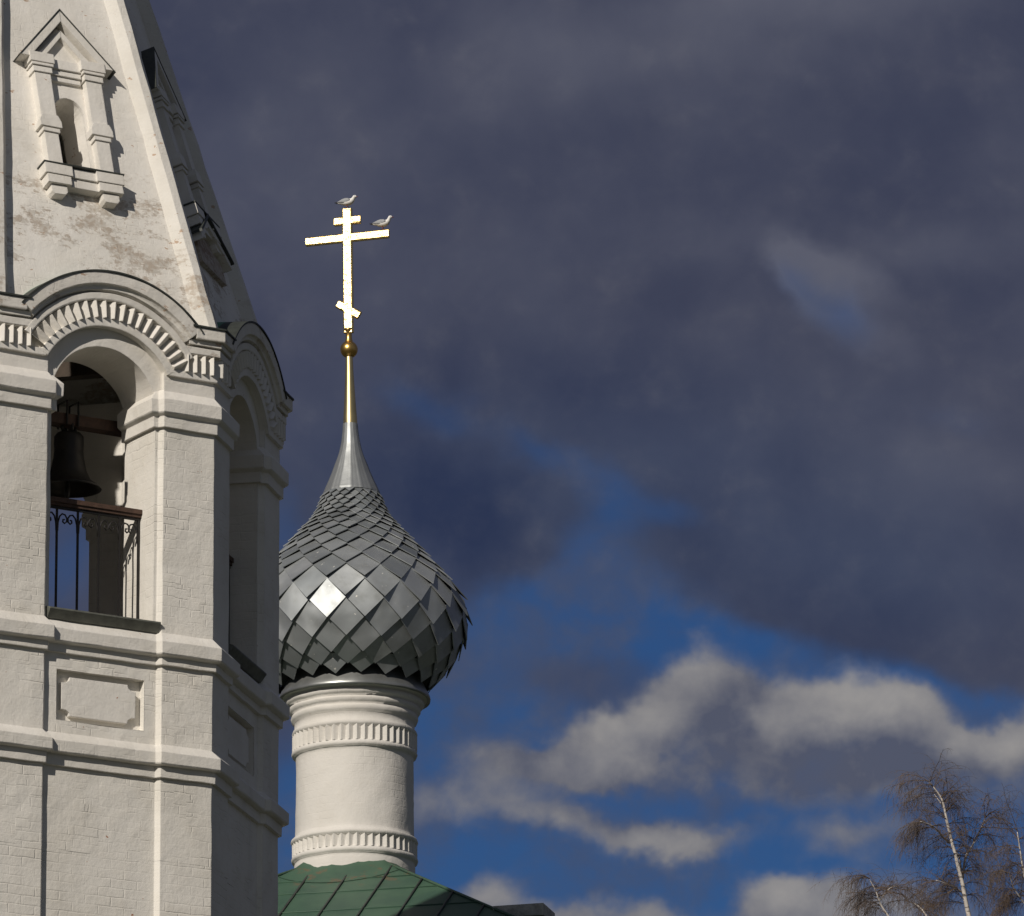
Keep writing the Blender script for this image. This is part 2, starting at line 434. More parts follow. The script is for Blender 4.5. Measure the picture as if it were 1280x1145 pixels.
def subdiv_path(pts, closed, step=.16):
    out = []; n = len(pts)
    for i in range(n if closed else n - 1):
        a, b = Vector(pts[i]), Vector(pts[(i + 1) % n]); k = max(1, int(math.ceil((b - a).length / step)))
        out += [a.lerp(b, j / k) for j in range(k)]
    if not closed: out.append(Vector(pts[-1]))
    return out

def sweep(mb, path, prof, closed=False, step=.16, zsub=None, caps=True):
    pts = subdiv_path(path, closed, step); n = len(pts)
    offs = []
    for i in range(n):
        def nm(a, b):
            d = (b - a); d.z = 0; d.normalize(); return Vector((d.y, -d.x, 0))
        if closed: n1, n2 = nm(pts[i - 1], pts[i]), nm(pts[i], pts[(i + 1) % n])
        else:
            n1 = nm(pts[max(i - 1, 0)], pts[max(i, 1)]); n2 = nm(pts[min(i, n - 2)], pts[min(i + 1, n - 1)])
        offs.append((n1 + n2) / (1 + n1.dot(n2)))
    if zsub:
        pr = []
        for a, b in zip(prof, prof[1:]):
            k = max(1, int(math.ceil(abs(b[1] - a[1]) / zsub)))
            pr += [(a[0] + (b[0] - a[0]) * j / k, a[1] + (b[1] - a[1]) * j / k) for j in range(k)]
        prof = pr + [prof[-1]]
    rows = [[Vector((p.x + o.x * q, p.y + o.y * q, z)) for p, o in zip(pts, offs)] for q, z in prof]
    mb.quadstrip(rows, closed=closed)
    if not closed and caps:
        mb.poly([r[0] for r in rows]); mb.poly([r[-1] for r in rows][::-1])

PI_U, BAY = .615, -.05
PB = .578            # pilaster inner edge, bay plane
JU, JV = .548, -.65                # jamb half width, wall thickness
def plan_closed():
    out = []
    for k in range(8):
        for u, v in ((-hw(0), 0), (-PI_U, 0), (-PB, BAY), (PB, BAY), (PI_U, 0)): out.append(R8(L(u, v, 0), k))
    return out
def corner_path(pts):             # pts on face 0 from inner end to the corner, mirrored on face 1
    a = [L(u, v, 0) for u, v in pts]
    b = [R8(L(-u, v, 0), 1) for u, v in reversed(pts)]
    return a + [L(hw(0), 0, 0)] + b

PLAN = plan_closed()
mb = MB()
sweep(mb, PLAN, [(0, 0), (0, 14.2)], True, 9)
low = mb.build('wall', M['wall'], tower)
mb = MB()
sweep(mb, PLAN, [(0, 14.2), (0, 15.42)], True, .16, .16)
sweep(mb, PLAN, [(0, 15.90), (0, 16.43)], True, .16, .16)
for k in range(8):
    b2 = MB()
    sweep(b2, corner_path([(.46, BAY), (PB, BAY), (PI_U, 0)]), [(0, 15.42), (0, 15.90)], False, .16, .16, caps=False)
    mb.quadstrip([[R8(p, k) for p in b2.v[i:i + 1]] for i in range(0)] or [[Vector((0, 0, 0))], [Vector((0, 0, 0))]]) if False else None
    base = len(mb.v); mb.v += [R8(p, k) for p in b2.v]; mb.f += [tuple(base + i for i in f) for f in b2.f]; mb.sm += b2.sm
    X = lambda u, v, z: R8(L(u, v, z), k)
    f0 = [(-.46, 15.42), (.46, 15.42), (.46, 15.90), (-.46, 15.90)]
    for i in range(4):
        a, b = f0[i], f0[(i + 1) % 4]
        mb.poly([X(a[0], BAY, a[1]), X(b[0], BAY, b[1]), X(b[0], BAY - .085, b[1]), X(a[0], BAY - .085, a[1])])
    mb.poly([X(u, BAY - .085, z) for u, z in f0])
mb.build('wall', M['wall'], tower, jitter=.006)

# raised cartouche panel inside each recess
def notch_panel():
    pts = []
    U0, Z0, Z1, a, b = .385, 15.475, 15.845, .085, .06
    for su, sz in ((-1, -1), (1, -1), (1, 1), (-1, 1)):
        u, z = su * U0, (Z0 if sz < 0 else Z1)
        arc = [(u - su * a, z), (u - su * a * .93, z - sz * b * .55), (u - su * a * .55, z - sz * b * .93), (u, z - sz * b)]
        pts += arc if su * sz < 0 else arc[::-1]
    return pts
mb = MB(); mb.prism(notch_panel(), -(APO + BAY - .09), -(APO + BAY - .032))
pan = mb.build('panel', M['trim'], tower, jitter=.004)

# string courses (two round the whole tower)
for z0, z1, z2, z3, z4 in ((14.98, 15.085, 15.10, 15.206, 15.305), (16.05, 16.125, 16.145, 16.262, 16.37)):
    mb = MB()
    sweep(mb, PLAN, [(-.01, z0), (.036, z0), (.038, z1), (.088, z2 - .008), (.098, z2 + .004), (.1, z3), (-.005, z4)], True, .14)
    mb.build('string_course', M['trim'], tower, jitter=.006)

# piers
JP = [(JU, JV), (JU, BAY), (PB, BAY), (PI_U, 0)]
mb = MB()
sweep(mb, corner_path(JP), [(0, 16.40), (0, 18.52)], False, .16, .16, caps=False)
ic = R8(L(-hw(JV), JV, 0), 1)
a0, b0 = L(JU, JV, 0), R8(L(-JU, JV, 0), 1)
for p, q in ((a0, ic), (ic, b0)):
    mb.quadstrip([[(p.x, p.y, 16.40), (q.x, q.y, 16.40)], [(p.x, p.y, 18.52), (q.x, q.y, 18.52)]])
pier = mb.build('pier', M['wall'], tower, jitter=.006)
mb = MB()
sweep(mb, corner_path(JP), [(-.01, 18.35), (.036, 18.35), (.038, 18.455), (.072, 18.478), (.082, 18.49), (.084, 18.61), (-.012, 18.725)], False, .1)
mb.build('impost', M['trim'], pier, jitter=.006)

# arch wall of one face
ZS = 18.51
def th_list(n=72): return [pi * i / n for i in range(n + 1)]
def r_in(t):
    c = abs(cos(t)); return min(PI_U / c if c > 1e-6 else 9, .725)
def r_out(t):
    c, s = abs(cos(t)), sin(t)
    return max(min((hw(0) / c) if c > 1e-6 else 9, (.845 / s) if s > 1e-6 else 9), 1.15)
def arcp(r, t, v): return L(r * cos(t), v, ZS + r * sin(t))
mb = MB()
ths = sorted(set(th_list() + [math.acos(PI_U / .725), pi - math.acos(PI_U / .725), atan2(.845, hw(0)), pi - atan2(.845, hw(0))]))
# voussoir ring, set back in the bay plane
mb.quadstrip([[arcp(.76, t, BAY) for t in ths], [arcp(.55, t, BAY) for t in ths], [arcp(.55, t, -.37) for t in ths], [arcp(.55, t, JV + .004) for t in ths], [arcp(.80, t, JV + .004) for t in ths]])
# outer plate flush with the pilasters
def po(t, v):
    r = r_out(t); u, z = r * cos(t), r * sin(t)
    if abs(abs(u) - hw(0)) < 1e-6: u = math.copysign(hw(v), u)
    return L(u, v, ZS + z)
mid = lambda t, f, v: L((r_in(t) + (r_out(t) - r_in(t)) * f) * cos(t), v, ZS + (r_in(t) + (r_out(t) - r_in(t)) * f) * sin(t))
mb.quadstrip([[arcp(r_in(t), t, JV) for t in ths], [arcp(r_in(t), t, -.3) for t in ths], [arcp(r_in(t), t, 0) for t in ths], [mid(t, .5, 0) for t in ths], [po(t, 0) for t in ths], [po(t, JV) for t in ths], [arcp(r_in(t), t, JV) for t in ths]])
arch = mb.build('arch', M['trim'], tower, jitter=.005)

def ring(prof, t0=0, t1=pi, n=64):
    m = MB(); rows = []
    for q, r in prof: rows.append([arcp(r, t0 + (t1 - t0) * i / n, q) for i in range(n + 1)])
    m.quadstrip(rows)
    m.poly([r[0] for r in rows]); m.poly([r[-1] for r in rows][::-1])
    return m
tA = math.asin((18.86 - ZS) / .725)
ring([(-.06, .727), (.034, .727), (.036, .738), (.036, .808), (-.01, .815)], tA, pi - tA).build('archivolt', M['trim'], arch, jitter=.004)
tB = math.asin((19.10 - ZS) / 1.02)
ring([(-.01, .972), (.056, .978), (.062, .99), (.062, 1.045), (-.01, 1.052)], tB - .06, pi - tB + .06).build('archivolt', M['trim'], arch, jitter=.004)
tC = math.asin((19.24 - ZS) / 1.12)
ring([(-.01, 1.055), (.05, 1.062), (.078, 1.072), (.078, 1.095), (.09, 1.115), (.116, 1.122), (.118, 1.232), (-.36, 1.232), (-.36, 1.10)], tC, pi - tC).build('hood', M['worn_trim'], arch, jitter=.005)
# dog-tooth course following the arch
def saw_arc():
    m = MB(); n = 20; rows = [[], [], [], []]
    r0, r1 = .806, .968; t0, t1 = tA + .0, pi - tA - .0
    for i in range(n):
        for f, q in ((0, .0), (.5, .075)):
            t = t0 + (t1 - t0) * (i + f) / n
            rows[0].append(arcp(r0, t, -.02)); rows[1].append(arcp(r0, t, q)); rows[2].append(arcp(r1, t, q)); rows[3].append(arcp(r1, t, -.02))
    m.quadstrip(rows); return m
saw_arc().build('dogtooth_course', M['trim'], arch, jitter=.004)
# metal cover over the hood
ring([(.13, 1.233), (.13, 1.25), (-.10, 1.257), (-.10, 1.24)], tC - .02, pi - tC + .02).build('hood_cover', M['sheet'], arch)
ring([(-.098, 1.241), (-.098, 1.257), (-.50, 1.28), (-.50, 1.26)], tC + .13, pi - tC - .13).build('hood_roof', M['green'], arch)

# corner entablature over each pier
def uend(z, r): return sqrt(max(r * r - (z - ZS) ** 2, .3))
corn = MB()
sweep(corn, corner_path([(.655, 0)]), [(-.01, 18.86), (.034, 18.86), (.036, 18.925), (-.01, 18.935)], False, .12)
entab = corn.build('entablature', M['trim'], tower, jitter=.005)
def band(ue, prof, name, mat):
    m = MB(); sweep(m, corner_path([(ue, 0)]), prof, False, .12); return m.build(name, mat, entab, jitter=.005)
band(.80, [(-.01, 19.085), (.05, 19.095), (.062, 19.105), (.062, 19.17), (-.01, 19.175)], 'fillet', M['worn_trim'])
band(.84, [(-.01, 19.19), (.076, 19.19), (.078, 19.238), (.0, 19.24)], 'fillet', M['worn_trim'])
band(.90, [(-.01, 19.242), (.114, 19.242), (.118, 19.255), (.118, 19.352), (-.3, 19.37)], 'cornice', M['worn_trim'])
band(.86, [(-.36, 19.52), (.132, 19.372), (.134, 19.355), (.10, 19.353)], 'cornice_cover', M['sheet'])
m = MB(); rows = [[], [], [], []]
pts = []
n = 4
for i in range(n + 1):
    for f, q in ((0, .0), (.5, .075)):
        if i == n and f: break
        u = .79 + (hw(0) - .79) * (i + f) / n
        pts.append((u, q))
fa = [(L(u, q, 0)) for u, q in pts]; fb = [R8(L(-u, q, 0), 1) for u, q in reversed(pts)]
allp = fa[:-1] + [fa[-1]] + fb[1:]
bk = [L(u, -.02, 0) for u, q in pts[:-1]] + [L(hw(-.02), -.02, 0)] + [R8(L(-u, -.02, 0), 1) for u, q in reversed(pts[:-1])]
z0, z1 = 18.92, 19.09
m.quadstrip([[(p.x, p.y, z0) for p in bk], [(p.x, p.y, z0) for p in allp], [(p.x, p.y, z1) for p in allp], [(p.x, p.y, z1) for p in bk]])
m.build('dogtooth_course', M['trim'], entab, jitter=.003)

# sill, railing of the belfry opening
m = MB()
m.prism([(-.60, 16.385), (.66, 16.385), (.66, 16.395), (-.60, 16.395)], 0, 0.001) if False else None
prof = [(-.62, 16.50), (.02, 16.475), (.085, 16.455), (.088, 16.44), (.03, 16.365), (-.02, 16.36)]
m.quadstrip([[L(-.575, BAY + q, z) for q, z in prof], [L(.585, BAY + q, z) for q, z in prof]])
m.poly([L(-.575, BAY + q, z) for q, z in prof]); m.poly([L(.585, BAY + q, z) for q, z in prof][::-1])
sill = m.build('sill', M['sill'], tower, jitter=.004)
RV = -.33
m = MB(); m.box(-.545, .545, -.045, .045, 17.565, 17.61, lambda p: L(p.x, RV + p.y, p.z))
m.box(-.545, .545, -.03, .03, 17.535, 17.563, lambda p: L(p.x, RV + p.y, p.z))
rail_parts = []
railing = MB()
railing.box(-.545, .545, -.012, .012, 17.51, 17.53, lambda p: L(p.x, RV + p.y, p.z))
ro = railing.build('railing', M['iron'], tower)
m.build('handrail', M['timber'], ro, jitter=.003)
m = MB(); m.box(-.545, .545, -.012, .012, 16.54, 16.56, lambda p: L(p.x, RV + p.y, p.z)); m.build('lower_rail', M['iron'], ro)
for u in (-.53, -.33, -.11, .11, .33, .53):
    q = MB(); q.box(u - .009, u + .009, -.009, .009, 16.50, 17.51, lambda p: L(p.x, RV + p.y, p.z)); q.build('bar', M['iron'], ro)
    q = MB()
    for s in (-1, 1):
        if abs(u + s * .09) > .56: continue
        pts = []
        for i in range(26):
            a = i / 25
            if a < .35: pts.append((u + s * (.012 + .085 * sin(a / .35 * pi / 2)), 17.36 + .0 + .125 * (1 - cos(a / .35 * pi / 2)) * 0 + .11 * a / .35 * 0 + .10 * sin(a / .35 * pi) * 0 + .04))
        # quarter sweep up and out, then curl back in
        pts = [(u + s * .008, 17.30), (u + s * .012, 17.38), (u + s * .028, 17.44), (u + s * .055, 17.468), (u + s * .085, 17.46), (u + s * .104, 17.43), (u + s * .102, 17.395), (u + s * .08, 17.378), (u + s * .062, 17.392), (u + s * .066, 17.415), (u + s * .082, 17.415)]
        q.tube([L(a, RV, b) for a, b in pts], .0085, 5)
    q.build('scroll', M['iron'], ro)

# interior: deck, ceiling, beams
def octa(z, ap): return [R8((-ap * T8, -ap, z), k) for k in range(8)]
m = MB(); m.quadstrip([octa(16.30, 2.30), octa(16.49, 2.30)], closed=True); m.poly(octa(16.49, 2.30)); m.poly(octa(16.30, 2.30)[::-1])
m.build('deck', M['darkwood'], tower)
m = MB(); m.quadstrip([octa(19.08, 2.128), octa(19.75, 2.128)], closed=True)
m.build('lining', M['wall'], tower)
for a in (0, 1, 2):
    m = MB(); m.box(-2.0, 2.0, -.07 + (a - 1) * .9, .07 + (a - 1) * .9, 19.66, 19.86, lambda p: Matrix.Rotation(-P8, 3, 'Z') @ p); m.build('ceiling_beam', M['darkwood'], tower)
BV = -.80
m = MB(); m.box(-1.0, 1.0, -.075, .075, 18.475, 18.58, lambda p: L(p.x, BV + p.y, p.z))
m.build('bell_beam', M['timber'], tower, jitter=.004)
m = MB(); m.tube([R8(L(0, -2.0, 0), 3) * 0 + L(.80, -1.0, 16.5), L(.80, -1.0, 17.6), L(.79, -1.0, 18.47)], .012, 5)
m.build('cable', M['iron'], tower)

# tent roof
ZT = 19.30
def apt(z): return .92388 * (3.3762 - .3312 * (z - 18))
ZTOP = 18 + 3.3762 / .3312 - .8
BETA = math.atan(.306)
def TL(u, q, z): return Vector((u, -(apt(z) + q * cos(BETA)), z + q * sin(BETA)))
OPN = [(-.165, 20.86), (.165, 20.86), (.165, 21.54)] + [(.165 * cos(pi * i / 14), 21.54 + .185 * sin(pi * i / 14)) for i in range(1, 14)] + [(-.165, 21.54)]
DC = -.05
OPN = [(u + DC, z) for u, z in OPN]
m = MB()
zs = [ZT + (20.70 - ZT) * i / 9 for i in range(10)]
rows = []
for z in zs:
    h = apt(z) * T8; rows.append([TL(-h + 2 * h * j / 10, 0, z) for j in range(11)])
m.quadstrip(rows)
# ring of faces round the opening
zo0, zo1 = 20.70, 22.05
n = len(OPN)
def outer_pt(u, z):
    du, dz = u - DC, z - 21.3
    # project to rectangle
    h = lambda zz: apt(zz) * T8
    k = 9
    kx = 9
    if dz > 0: k = min(k, (zo1 - 21.3) / dz)
    if dz < 0: k = min(k, (zo0 - 21.3) / dz)
    zz = 21.3 + dz * k; uu = DC + du * k
    if abs(uu) > h(zz):
        # clip on the side
        for _ in range(40):
            zz = 21.3 + dz * k; uu = DC + du * k
            if abs(uu) > h(zz): k *= .97
        uu = math.copysign(h(zz), uu)
    return uu, zz
loop = []
for i in range(n):
    a = OPN[i]; b = OPN[(i + 1) % n]
    loop.append(a); loop.append(((a[0] + b[0]) / 2, (a[1] + b[1]) / 2))
# insert the rectangle's own corners by angle
def ang(p): return atan2(p[1] - 21.3, p[0] - DC)
rect = [(-apt(zo0) * T8, zo0), (apt(zo0) * T8, zo0), (apt(zo1) * T8, zo1), (-apt(zo1) * T8, zo1)]
def on_open(t):
    # ray from centre to opening outline
    best = None
    d = (cos(t), sin(t)); c = (DC, 21.3)
    for i in range(n):
        a = OPN[i]; b = OPN[(i + 1) % n]
        ex, ez = b[0] - a[0], b[1] - a[1]; den = d[0] * ez - d[1] * ex
        if abs(den) < 1e-9: continue
        k = ((a[0] - c[0]) * ez - (a[1] - c[1]) * ex) / den; s_ = ((a[0] - c[0]) * d[1] - (a[1] - c[1]) * d[0]) / den
        if k > 0 and -1e-6 <= s_ <= 1 + 1e-6: best = k if best is None else min(best, k)
    return (c[0] + d[0] * best, c[1] + d[1] * best)
def on_rect(t):
    best = None; d = (cos(t), sin(t)); c = (DC, 21.3)
    for i in range(4):
        a = rect[i]; b = rect[(i + 1) % 4]
        ex, ez = b[0] - a[0], b[1] - a[1]; den = d[0] * ez - d[1] * ex
        if abs(den) < 1e-9: continue
        k = ((a[0] - c[0]) * ez - (a[1] - c[1]) * ex) / den; s_ = ((a[0] - c[0]) * d[1] - (a[1] - c[1]) * d[0]) / den
        if k > 0 and -1e-6 <= s_ <= 1 + 1e-6: best = k if best is None else min(best, k)
    return (c[0] + d[0] * best, c[1] + d[1] * best)
angs = sorted([ang(p) for p in OPN] + [ang(p) for p in rect] + [-pi + 2 * pi * i / 40 + .013 for i in range(40)])
inn = [on_open(t) for t in angs]; outr = [on_rect(t) for t in angs]
m.quadstrip([[TL(u, 0, z) for u, z in outr], [TL((a + c) / 2, 0, (b + d) / 2) for (a, b), (c, d) in zip(outr, inn)], [TL(u, 0, z) for u, z in inn], [TL(u, -.16, z) for u, z in inn], [TL(u * 1.0, -.42, z) for u, z in inn]], closed=True)
rows = []
for i in range(13):
    z = zo1 + (ZTOP - zo1) * i / 12
    h = apt(z) * T8; rows.append([TL(-h + 2 * h * j / 10, 0, z) for j in range(11)])
m.quadstrip(rows)
tent = m.build('tent_roof', M['tent'], tower, jitter=.006)
# inner shell face so the tent is hollow brick, open through the lucarnes
m = MB()
inn2 = [(a, b) for a, b in inn]
m.quadstrip([[TL(u * .96, -.44, z) for u, z in outr], [TL(u, -.421, z) for u, z in inn]], closed=True)
m.build('tent_lining', M['wall'], tent)

# ribs on the tent corners
def rib_mesh():
    m = MB(); rows = []
    N = 34
    for i in range(N + 1):
        z = ZT + (ZTOP - ZT) * i / N
        h = apt(z) * T8
        sc_ = 1.0 if z < 24 else 1.0
        fr = [(h - .118, -.01), (h - .108, .012), (h - .038, .108), (h + .04, .11)]
        row = [TL(u, q, z) for u, q in fr]
        mir = [R8(TL(-u, q, z), 1) for u, q in reversed(fr[:-1])]
        rows.append(row + mir)
    m.quadstrip(rows); m.poly(rows[0]); return m
rib = rib_mesh().build('rib', M['rib'], tower, jitter=.008)

# lucarne on each tent face
def tb(m, u0, u1, q0, q1, z0, z1): m.box(u0 + DC, u1 + DC, q0, q1, z0, z1, lambda p: TL(p.x, p.y, p.z))
def strip(m, pts, q0, q1): m.prism([(u + DC, z) for u, z in pts], q0, q1, lambda p: TL(p.x, p.y, p.z))
luc = MB()
strip(luc, [(-.34, 20.88), (-.165, 20.88), (-.165, 21.54)] + [(.165 * cos(pi - pi * i / 14), 21.54 + .185 * sin(pi * i / 14)) for i in range(1, 14)] + [(.165, 21.54), (.165, 20.88), (.34, 20.88), (.34, 21.90), (-.34, 21.90)], -.01, .022)
lo = luc.build('lucarne', M['trim'], tower, jitter=.003)
for s in (-1, 1):
    c = MB()
    tb(c, s * .275 - .075, s * .275 + .075, .0, .105, 20.875, 21.25)
    tb(c, s * .275 - .09, s * .275 + .09, .0, .120, 21.245, 21.285)
    strip(c, [(s * .275 - .115, 21.295), (s * .275 + .115, 21.295), (s * .275 + .115, 21.36), (s * .275 + .085, 21.425), (s * .275 - .085, 21.425), (s * .275 - .115, 21.36)], .0, .13)
    tb(c, s * .275 - .085, s * .275 + .085, .0, .105, 21.42, 21.925)
    tb(c, s * .275 - .10, s * .275 + .10, .0, .12, 21.905, 21.965)
    tb(c, s * .275 - .115, s * .275 + .115, .0, .135, 21.97, 21.998)
    tb(c, s * .275 - .13, s * .275 + .13, .0, .14, 22.005, 22.11)
    c.build('column', M['trim'], lo, jitter=.004)
c = MB()
tb(c, -.16, .16, .0, .055, 21.875, 21.925); tb(c, -.16, .16, .0, .075, 21.93, 21.985); tb(c, -.16, .16, .0, .095, 21.99, 22.09)
c.build('entablature', M['trim'], lo, jitter=.004)
c = MB()
for s in (-1, 1):
    strip(c, [(s * .50, 22.06), (0, 22.64), (0, 22.52), (s * .395, 22.06)][::1 if s > 0 else -1], .0, .13)
    strip(c, [(s * .315, 22.10), (0, 22.45), (0, 22.37), (s * .225, 22.10)][::1 if s > 0 else -1], .0, .085)
strip(c, [(-.36, 22.085), (.36, 22.085), (0, 22.50)], .0, .03)
c.build('pediment', M['trim'], lo, jitter=.004)
c = MB()
for s in (-1, 1): strip(c, [(s * .525, 22.045), (0, 22.658), (0, 22.643), (s * .512, 22.045)][::1 if s > 0 else -1], .0, .137)
c.build('pediment_cover', M['sheet'], lo)
c = MB()
for s in (-1, 1):
    tb(c, s * .275 - .145, s * .275 + .145, .0, .145, 20.765, 20.872)
    tb(c, s * .275 - .125, s * .275 + .125, .0, .135, 20.67, 20.76)
    strip(c, [(s * .275 - .06, 20.57), (s * .275 + .06, 20.57), (s * .275 + .085, 20.60), (s * .275 + .085, 20.665), (s * .275 - .085, 20.665), (s * .275 - .085, 20.60)], .0, .105)
tb(c, -.135, .135, .0, .12, 20.77, 20.868); tb(c, -.155, .155, .0, .10, 20.672, 20.765)
sl_ = c.build('sill', M['trim'], lo, jitter=.005)
c = MB(); tb(c, -.43, .43, .0, .152, 20.873, 20.887)
c.build('sill_cover', M['sheet'], lo)

# low gable hood with bare brick on alternate faces
c = MB()
strip(c, [(-.42, 20.300), (.42, 20.300), (.42, 20.520), (0, 20.740), (-.42, 20.520)], -.01, .05)
gb = c.build('lower_gable', M['bare'], tower, jitter=.012)
c = MB()
for s in (-1, 1): strip(c, [(s * .52, 20.560), (0, 20.850), (0, 20.760), (s * .52, 20.470)][::1 if s > 0 else -1], .0, .13)
c.build('pediment', M['worn_trim'], gb, jitter=.006)
c = MB()
for s in (-1, 1): strip(c, [(s * .56, 20.555), (0, 20.885), (0, 20.853), (s * .56, 20.528)][::1 if s > 0 else -1], .0, .16)
c.build('pediment_cover', M['sheet'], gb)
gb.rotation_euler = (0, 0, P8)

# repeat round the eight faces / corners
for k in range(1, 8):
    for o in (pan, pier, arch, entab, sill, ro, tent, rib, lo): copy_part(o, k * P8)
for k in (3, 5, 7): copy_part(gb, k * P8)
# finial ball closing the tent
m = MB(); m.lathe([(.32, ZTOP - .3), (.32, ZTOP + .5), (.38, ZTOP + .55), (.2, ZTOP + .9), (.05, ZTOP + 1.6), (.001, ZTOP + 2.4)], 24)
m.build('finial', M['zinc'], tower)

# ------------------------------------------------------------------ bell
BU = .03
bl = R8(L(BU, BV, 0), 0)
bw = Matrix.Rotation(AZ0, 3, 'Z') @ bl + Vector((AX, AY, 0))
bell = thing('bell', 'dark bronze bell hanging from timber beam in belfry arch', 'bell', (bw.x, bw.y, 17.86), AZ0)
m = MB()
m.lathe([(.0, .56), (.06, .56), (.115, .545), (.14, .51), (.142, .45), (.138, .36), (.142, .26), (.165, .16), (.22, .075), (.295, .022), (.315, .0), (.295, .0), (.27, .035), (.21, .09), (.17, .18), (.145, .30), (.13, .45), (.09, .52), (.0, .53)], 48)
m.build('bell_body', M['bronze'], bell, uv=False)
m = MB()
for s in (-1, 1): m.tube([(s * .05, 0, .55), (s * .075, 0, .60), (s * .055, 0, .655), (0, 0, .67)], .018, 6)
for s in (-1, 1): m.tube([(0, s * .05, .55), (0, s * .07, .60), (0, s * .05, .655), (0, 0, .67)], .018, 6)
m.build('crown', M['bronze'], bell)
m = MB()
for sx_ in (-.07, .05): m.tube([(sx_, -.09, .60), (sx_, -.09, .84), (sx_, .09, .84), (sx_, .09, .60)], .011, 5)
m.build('strap', M['iron'], bell)
m = MB(); m.tube([(0, 0, .5), (-.005, 0, .1), (-.01, 0, -.02), (-.01, 0, -.12)], [.012, .014, .03, .014], 8)
m.build('clapper', M['iron'], bell)

# ------------------------------------------------------------------ church with the drum and onion dome
CX, CY = -1.83, 72.0
CAZ = radians(31.6456 - 45)
KS = 1.027
CH = Vector((CX * KS, CY * KS, EYE * (1 - KS)))
church = thing('church', 'church with green sheet roof, white drum and grey onion dome with gilded cross', 'church', CH, 0)
church.scale = (KS, KS, KS)
def zz(y): return 17.154 + (1085 - y) * .00945
PXC = .00896
# roof (pyramid), local frame turned by CAZ
RZ, SL, RH = 17.36, tan(radians(30)), 3.3
rotc = Matrix.Rotation(CAZ, 3, 'Z')
m = MB()
ev = RZ - SL * RH
cn = [rotc @ Vector(p) for p in ((-RH, -RH, ev), (RH, -RH, ev), (RH, RH, ev), (-RH, RH, ev))]
ap = Vector((0, 0, RZ))
for i in range(4):
    m.poly([cn[i], cn[(i + 1) % 4], ap])
cb_ = [p - Vector((0, 0, .12)) for p in cn]
for i in range(4): m.poly([cn[i], cb_[i], cb_[(i + 1) % 4], cn[(i + 1) % 4]])
roof = m.build('roof', M['roof'], church)
m = MB()
for k in range(4):
    rk = Matrix.Rotation(CAZ + k * pi / 2, 3, 'Z')
    for j in range(-6, 7):
        x = j * .47 + .13
        d0 = max(abs(x), .1)
        a = rk @ Vector((x, -d0, RZ - SL * d0 + .012)); b = rk @ Vector((x, -RH, RZ - SL * RH + .012))
        m.tube([a, b], .014, 4)
m.build('seam', M['sheet'], roof)
m = MB()
for k in range(4):
    rk = Matrix.Rotation(CAZ + k * pi / 2, 3, 'Z')
    a = rk @ Vector((0, 0, RZ + .012)); b = rk @ Vector((RH, -RH, ev + .012))
    m.tube([a, b], .018, 5)
    for d, lo_, hi in ((.93, -.6, .6), (1.32, -.9, .9), (1.9, -1.9, 1.9)):
        m.tube([rk @ Vector((lo_ * .0 - d, -d, RZ - SL * d + .004)), rk @ Vector((d, -d, RZ - SL * d + .004))], .009, 4)
m.build('seam', M['roof'], roof)
# ragged flashing round the drum
m = MB(); rows = [[], [], []]
for i in range(72):
    t = 2 * pi * i / 72
    d = Vector((sin(t), -cos(t), 0))
    dl = rotc.inverted() @ d
    h = max(abs(dl.x), abs(dl.y))
    nz = mnoise.noise(Vector((cos(t) * 3, sin(t) * 3, 4))) * .03 + mnoise.noise(Vector((cos(t) * 9, sin(t) * 9, 4))) * .015
    rows[0].append(d * 1.02 + Vector((0, 0, RZ - SL * h * 1.02 + .008))); rows[1].append(d * .80 + Vector((0, 0, RZ - SL * h * .80 + .03)))
    rows[2].append(d * .687 + Vector((0, 0, RZ - SL * (h * .6 + .36) * .69 + .085 + nz * 1.4)))
m.quadstrip(rows, closed=True, smooth=True)
m.build('flashing', M['roof'], roof)
# walls below
m = MB()
wl = RH - .35
c4 = [rotc @ Vector(p) for p in ((-wl, -wl, 0), (wl, -wl, 0), (wl, wl, 0), (-wl, wl, 0))]
for i in range(4):
    a, b = c4[i], c4[(i + 1) % 4]
    m.poly([a, b, b + Vector((0, 0, ev - .02)), a + Vector((0, 0, ev - .02))])
m.build('wall', M['drum'], church)
# chimney block standing on the right hip
dch = ray(655, 1137); tch = 69.6 / dch.y
pc = Vector((0, 0, EYE)) + dch * tch - Vector((CX, CY, 0))
m = MB()
X = lambda p: rotc @ p + Vector((pc.x, pc.y, 0))
m.box(-.20, .20, -.20, .20, pc.z - 2.2, pc.z - .13, X)
m.box(-.285, .285, -.285, .285, pc.z - .13, pc.z, X)
m.build('chimney', M['stone'], roof, jitter=.006)

# drum
drum_prof = [(.70, 16.5), (.695, zz(1084)), (.69, zz(1081)), (.718, zz(1079.8)), (.728, zz(1077)), (.718, zz(1074.2)), (.688, zz(1072.5)),
             (.684, zz(1058.5)), (.718, zz(1057.3)), (.728, zz(1054.5)), (.718, zz(1051.7)), (.685, zz(1050)), (.680, zz(1046)), (.676, zz(1000)), (.676, zz(953)), (.682, zz(949.5)),
             (.712, zz(948.3)), (.722, zz(945.5)), (.712, zz(942.7)), (.683, zz(941)), (.681, zz(924)), (.710, zz(922.8)), (.720, zz(920)), (.710, zz(917.2)), (.69, zz(915)),
             (.692, zz(907)), (.722, zz(905)), (.734, zz(901)), (.724, zz(898)), (.712, zz(897)), (.742, zz(895)), (.762, zz(891.5)), (.756, zz(889)), (.742, zz(888)), (.785, zz(886)), (.806, zz(883)), (.80, zz(880.5)), (.785, zz(879.5)), (.835, zz(877.5)), (.85, zz(875)), (.70, zz(872))]
m = MB(); 
pr = []
